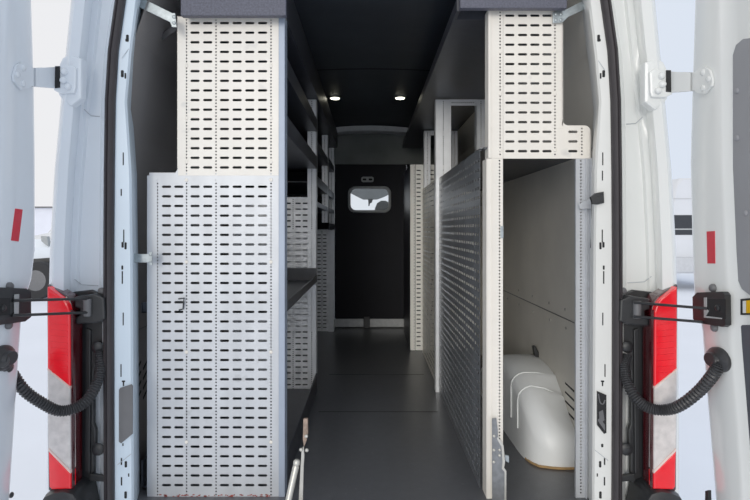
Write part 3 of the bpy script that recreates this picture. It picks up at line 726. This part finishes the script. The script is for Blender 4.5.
box(bm, xr(576), xr(576.6), DR, DR+.012, 0, ZB); box(bm, xr(585.5), xr(586.4), DR-.006, DR+.003, 0, ZB); box(bm, xr(589.5), xr(590.4), DR-.012, DR+.02, 0, ZB)
obj('upright', bm, GALV, t, None, 'galvanised perforated post beside the right pillar')
for py in (52,94,150):
    for px in (500.3,555): bm = bmesh.new(); bolt(bm, P(px,py,DR), (0,-1,0), .006, .003); obj('rivet', bm, CREAM, t)
# corridor side panel
def sidebands(y0, y1):
    out = []; y = y0; i = 0
    pat = 'dssdssssdssss'
    while y < y1-.03:
        k = pat[i % len(pat)]; w = .013 if k == 'd' else .0425
        if y+w > y1: break
        out.append((y, y+w, k)); y += w; i += 1
    out.append((y, y1, '-')); return out
XRc = .388
bm = bmesh.new(); perf(bm, (XRc,0,0), (0,1,0), V_, (-1,0,0), sidebands(1.91, 3.05), .004, 1.205, zrow, PIT, .0015, .0115)
box(bm, XRc, XRc+.02, 1.91, 3.05, 1.203, 1.206); obj('side_panel', bm, SHADE_STEEL, t, None, 'perforated steel side facing the corridor, toned dark for its shaded reflections')
bm = bmesh.new(); box(bm, XRc+.003, .80, 1.86, 3.06, 1.195, 1.201); obj('top_shelf', bm, SHELF, t)
bm = bmesh.new()
ppx(bm, [(553,12),(559,10),(563,11),(584,0),(586,-4),(594,-4),(593,4),(587,8),(568,17),(563,22),(553,23)], 1.835, .005, .001)
for px, py in ((556,14.5),(556,20),(561,14.5),(561,20),(584,4.5)): bolt(bm, P(px,py,1.835), (0,-1,0), .0055)
obj('brace', bm, ZINC, t, None, 'galvanised angled strap from panel to pillar')
bm = bmesh.new(); ppx(bm, [(579,204),(592,198),(594,206),(591,208.5),(580,209)], 1.83, .003); obj('brace', bm, GALV, t)
bm = bmesh.new(); ppx(bm, [(591,197),(596,193),(604,191.5),(604.5,203),(598,204.5),(593,204)], 1.728, .012, .002)
for px, py in ((598,196),(602,194.5),(598,202),(602,201.5)): bolt(bm, P(px,py,1.728), (0,-1,0), .003)
obj('brace', bm, BLACKP, t, None, 'black fixing block on the right pillar')
bm = bmesh.new(); ppx(bm, [(500.5,226),(503.5,226),(503.5,238),(500.5,238)], 1.84, .004, .001); obj('latch_plate', bm, ZINC, t)
bm = bmesh.new(); tube(bm, [P(592,203,1.82), P(592.3,230,1.83), P(591,248,1.83)], .003, 6); obj('cable', bm, BLACKP, t)
upright(t, .371, X(451,D1), D1, 0, 1.650, side=-1)
upright(t, X(477,D1), X(485,D1), D1, 1.21, 1.650, side=-1)
bm = bmesh.new(); perf(bm, (0,D1-.004,0), (0,0,1), (1,0,0), N_, [(1.615,1.626,'-'),(1.626,1.638,'d'),(1.638,1.65,'-')], X(449,D1), X(477,D1), X(450,D1), PIT, 0); obj('cross_rail', bm, POSTM, t)
# --- middle right unit
t = thing('storage_locker', 'middle right steel locker behind the dark perforated side, open frame above', 'locker', (.57, 3.08, 0))
bm = bmesh.new(); perf(bm, (XRc+.002,0,0), (0,1,0), V_, (-1,0,0), sidebands(3.13, 4.02), .004, 1.215, zrow, PIT, 0); obj('side_panel', bm, LIT_STEEL, t, None, 'pale perforated side panel facing the corridor')
bm = bmesh.new(); box(bm, XRc+.006, .80, 3.09, 4.0, 1.195, 1.201); obj('top_shelf', bm, SHELF, t)
D2 = 4.02
upright(t, X(424.3,D2), X(430.5,D2), D2, 0, 1.650, side=-1); upright(t, X(451.5,D2), X(457.5,D2), D2, 1.21, 1.650, side=-1)
bm = bmesh.new(); perf(bm, (0,D2-.004,0), (0,0,1), (1,0,0), N_, [(1.615,1.626,'-'),(1.626,1.638,'d'),(1.638,1.65,'-')], X(430.5,D2), X(451.5,D2), X(431,D2), PIT, 0); obj('cross_rail', bm, POSTM, t)
# --- far right unit
t = thing('storage_locker', 'far right locker with a cream perforated panel facing the rear doors', 'locker', (.57, 4.09, 0))
bm = bmesh.new(); D3 = 4.09
fb = [(X(410,D3),X(413.2,D3),'-'),(X(413.2,D3),X(415.2,D3),'d'),(X(415.6,D3),X(421.6,D3),'s'),(X(421.6,D3),X(423.3,D3),'-')]
x_ = X(423.3,D3); 
for i in range(5): fb.append((x_, x_+.0425, 's')); x_ += .0425
fb.append((x_, .80, '-'))
perf(bm, (0,D3,0), U_, V_, N_, fb, .003, 1.407, zrow, PIT, .0015)
obj('end_panel', bm, mat('cream_far',(255,250,240),.45,var=.05), t)
bm = bmesh.new(); box(bm, X(410,D3), X(410,D3)+.003, D3, 4.85, 0, 1.407); obj('side_panel', bm, SHELF, t)
bm = bmesh.new(); box(bm, X(410,D3)+.003, .80, D3+.003, 4.85, 1.395, 1.404); obj('top_shelf', bm, SHELF, t)

# ------------------------------------------------------------------ wheel arch cover
t = thing('wheel_arch_cover', 'white moulded wheel arch cover on the floor inside the right locker', 'wheel arch cover', (.72, 2.6, 0))
stn = [(2.072,.735,.03),(2.076,.70,.07),(2.088,.665,.10),(2.11,.642,.115),(2.145,.626,.13),(2.19,.619,.155),(2.25,.616,.205),(2.265,.616,.222),(2.28,.616,.222),(2.295,.616,.235),(2.35,.615,.270),(2.365,.615,.284),(2.38,.615,.284),(2.395,.615,.288),(2.46,.614,.300),(2.56,.614,.308),(2.66,.614,.304),(2.76,.614,.278),(2.9,.616,.235),(3.05,.618,.17),(3.2,.64,.07),(3.22,.70,.01)]
rows = []
def inner_h(y):           # the inboard shoulder stands higher at the front than the edge along the wall
    tab = [(2.072,.03),(2.076,.085),(2.088,.125),(2.11,.155),(2.145,.19),(2.19,.225),(2.25,.255),(2.35,.288),(2.46,.305),(2.56,.308),(9,.308)]
    for (a, va), (b, vb) in zip(tab, tab[1:]):
        if a <= y <= b: return va+(vb-va)*(y-a)/(b-a)
    return .03
for y, xi, hw in stn:
    h = max(hw, inner_h(y)) if y < 2.6 else hw
    r = min(.06, h*.4)
    prof = [(xi-.004, .001), (xi, h*.3), (xi+.004, h-r)]
    for a in (20, 40, 60, 80): prof.append((xi+.004+r*1.15*(1-math.cos(math.radians(a))), h-r+r*math.sin(math.radians(a))))
    prof += [(min(.765, xi+.004+r*1.6), h*.75+hw*.25+.001), (.785, h*.25+hw*.75), (.811, hw-.004)]
    rows.append([(x, y, z) for x, z in prof])
bm = bmesh.new(); g = loft(bm, rows)
f0 = g[0]; bm.faces.new([bm.verts.new((v.co.x, v.co.y, v.co.z)) for v in f0]+[bm.verts.new((.811, 2.072, .001))])
obj('moulded_shell', bm, ARCH, t, True)
bm = bmesh.new(); tube(bm, [(.622,2.16,.005),(.632,2.12,.005),(.652,2.088,.005),(.70,2.072,.005),(.735,2.067,.005),(.81,2.067,.005)], .005, 6); obj('foam_edge', bm, WOOD, t, None, 'brown raw edge along the foot')
for y, xi, h, hw in ((2.272,.616,.262,.226),(2.372,.615,.292,.284)):
    bm = bmesh.new(); r = min(.06, h*.4)
    pts = [(xi-.002, y-.02, h*.35), (xi+.001, y-.008, h-r)]+[(xi+.002+r*1.15*(1-math.cos(math.radians(a))), y, h-r+r*math.sin(math.radians(a))+.001) for a in (20,40,60,80)]
    pts += [(.73, y, h*.75+hw*.25), (.80, y, hw-.004)]
    tube(bm, pts, .0024, 6); obj('moulded_rib', bm, ARCH, t, True)
bm = bmesh.new(); c = P(536, 353, 2.68); ppx(bm, [(533.5,347),(536,346.5),(540,354),(540,358),(537,359),(535,355)], 2.6, .03, .004); obj('cable_clip', bm, BLACKP, t)

# ------------------------------------------------------------------ things at the door sill
t = thing('folding_step_stay', 'silver stay with rusty end block and gas strut below the left end panel', 'stay', P(300, 497, 1.83))
dS = 1.80
bm = bmesh.new(); tube(bm, [P(286,512,1.74), P(291.5,486,1.76), P(296,466,1.775)], .0105, 14); obj('gas_strut', bm, STRUT, t, True)
bm = bmesh.new(); lathe(bm, P(296.6,463,1.776), (.12,.05,.9), [(-.012,.006),(-.006,.0105),(.004,.0115),(.011,.007)], 14); obj('ball_joint', bm, STRUT, t, True)
bm = bmesh.new(); ppx(bm, [(300.5,466),(301.5,452),(303.6,446),(304.3,456),(303.6,466),(302.5,512),(298,512)], 1.785, .006, .001); obj('side_plate', bm, STRUT, t)
bm = bmesh.new(); ppx(bm, [(303.3,419.5),(307.5,418.8),(308,433),(306.5,441),(304,447),(302.8,440)], 1.79, .012, .002); obj('end_block', bm, RUST, t, None, 'rusty end block')
for px, py in ((301.3,449.5),(306.5,436),(307,450)):
    bm = bmesh.new(); bolt(bm, P(px,py,1.784), (-.3,-1,0), .006, .007); obj('bolt', bm, STRUT, t, True)
t = thing('step_bracket', 'dark zinc bracket with a stepped edge at the foot of the right post', 'bracket', P(497, 497, 1.83))
bm = bmesh.new(); ppx(bm, [(492.2,419),(496.5,418.5),(498,430),(498,437),(503.2,446),(504.5,462),(503.5,468),(506,471),(506,512),(492.4,512)], 1.825, .006, .001); obj('plate', bm, mat('zinc_dark',(128,130,132),.35,metal=.5,var=.2,scale=50), t)
bm = bmesh.new(); prism(bm, [P(498,437,1.822),P(503.5,445.5,1.822),P(505,462,1.822),P(504,468,1.822),P(506.3,471,1.822),P(506.3,512,1.822),P(504.6,512,1.822),P(504.6,472,1.822),P(502,469,1.822),P(502.6,462,1.822),P(501.6,447,1.822),P(497,439,1.822)], (0,.01,0)); obj('bright_edge', bm, STRUT, t)
bm = bmesh.new(); ppx(bm, [(505,455),(509,456),(509,463),(505.5,461)], 1.828, .006, .001); obj('hook', bm, ZINC, t)
for px, py in ((499.5,450),(499.5,455.5),(493.8,450),(493.8,462),(494,436)):
    bm = bmesh.new(); bolt(bm, P(px,py,1.825), (0,-1,0), .0045, .004); obj('bolt', bm, STRUT, t, True)

# ------------------------------------------------------------------ outside, seen through the gaps beside the doors
def wheel(parent, x, y, r, w, ax=(1,0,0)):
    bm = bmesh.new(); a = Vector(ax)
    lathe(bm, Vector((x,y,GZ+r))-a*w/2, ax, [(0,r*.62),(.01,r*.95),(w*.2,r),(w*.8,r),(w-.01,r*.95),(w,r*.62)], 28); o = obj('wheel', bm, TYRE, parent, True)
    bm = bmesh.new(); lathe(bm, Vector((x,y,GZ+r))-a*(w/2+.01), ax, [(0,r*.2),(.01,r*.55),(w,r*.58),(w+.02,r*.2)], 16); obj('rim', bm, GREYP, o, True)
vx, vy = 7.72, 14.0
t = thing('parked_van', 'white van parked on the snow behind the right door', 'van', (vx+1, vy+2.7, GZ))
bm = bmesh.new()
sec = [(.0,.45),(.0,1.2),(.05,1.9),(.2,2.75),(.35,2.92),(1.65,2.92),(1.8,2.75),(1.95,1.9),(2.0,1.2),(2.0,.45)]
loft(bm, [[(vx+1+(a-1)*k, vy+yy, GZ+.45+(b-.45)*h) for a, b in sec] for yy, k, h in ((0,.96,.98),(.06,1,1),(3.8,1,1),(4.4,.98,.85),(5.0,.95,.5),(5.5,.9,.42))], True)
for e, yy, k, h in ((0,0,.96,.98),(1,5.5,.9,.42)):
    bm.faces.new([bm.verts.new((vx+1+(a-1)*k, vy+yy, GZ+.45+(b-.45)*h)) for a, b in sec])
obj('body', bm, mat('far_van_paint',(214,216,220),.35,var=.03,scale=2), t, True)
bm = bmesh.new()
bm.free()
for x0 in (.12,1.2): bm = bmesh.new(); box(bm, vx+x0, vx+x0+.5, vy-.012, vy+.02, Z(235,vy), Z(215,vy), .01); obj('rear_window', bm, TINT, t)
bm = bmesh.new(); box(bm, vx+.1, vx+1.9, vy-.02, vy-.011, Z(229.7,vy), Z(228.6,vy)); box(bm, vx+.05, vx+1.95, vy-.015, vy, Z(199,vy), Z(198.5,vy)); box(bm, vx+.99, vx+1.0, vy-.015, vy, .2, 2.1); obj('door_trim', bm, SILV, t)
bm = bmesh.new(); box(bm, vx-.02, vx+2.02, vy-.18, vy+.1, Z(272,vy), Z(257,vy), .04); obj('bumper', bm, mat('far_bumper',(190,192,196),.5), t, True)
for x in (.38,1.62):
    for y in (.9,4.6): wheel(t, vx+x, vy+y, .34, .24)
vx, vy = -8.6, 12.6
t = thing('parked_car', 'white vehicle with a black wheel parked on the snow behind the left door', 'car', (vx+.9, vy+2, GZ))
bm = bmesh.new()
sec = [(0,.5),(-.02,.9),(.05,1.15),(.25,1.28),(1.6,1.28),(1.78,1.15),(1.85,.9),(1.83,.5)]
rowsC = [[(vx+.92+(a-.92)*k, vy+yy, GZ+.5+(b-.5)*h+add) for a, b in sec] for yy, k, h, add in ((0,.9,.85,.0),(.15,.97,1.1,0),(1.2,1,1.25,0),(1.5,.98,1.3,0),(2.1,.9,2.0,0),(3.6,.9,2.0,0),(4.3,.95,1.2,0),(4.6,.92,.9,0))]
loft(bm, rowsC, True)
bm.faces.new([bm.verts.new(p) for p in rowsC[0]]); bm.faces.new([bm.verts.new(p) for p in rowsC[-1]])
obj('body', bm, WHITE_SHADE, t, True)
bm = bmesh.new(); ppx(bm, [(40.5,236),(47,236.5),(48.5,247),(44,244),(41,241)], vy-.02, .1, .02); obj('headlight', bm, GASKET, t)
bm = bmesh.new(); ppx(bm, [(30,259),(60,257),(60,262),(30,264)], vy-.04, .12, .02); obj('bumper', bm, BLACKP, t)
wheel(t, X(40.5,12.45), 12.4, .43, .28, (0,1,0)); wheel(t, vx+.25, 12.5, .43, .28, (0,1,0))
for x in (.2,1.6): wheel(t, vx+x, vy+3.6, .40, .28)
# low building with dark eave
bx0 = X(-60, 30); bx1 = X(75, 30)
t = thing('low_building', 'pale low building with a dark roof edge far behind the left door', 'building', ((bx0+bx1)/2, 32, GZ))
bm = bmesh.new(); box(bm, bx0, bx1, 30, 36, GZ, Z(208,30)); obj('wall', bm, BUILD, t)
bm = bmesh.new(); box(bm, bx0-.2, bx1+.2, 29.8, 36.2, Z(208,30), Z(206.6,30)); obj('roof_edge', bm, GREYP, t)
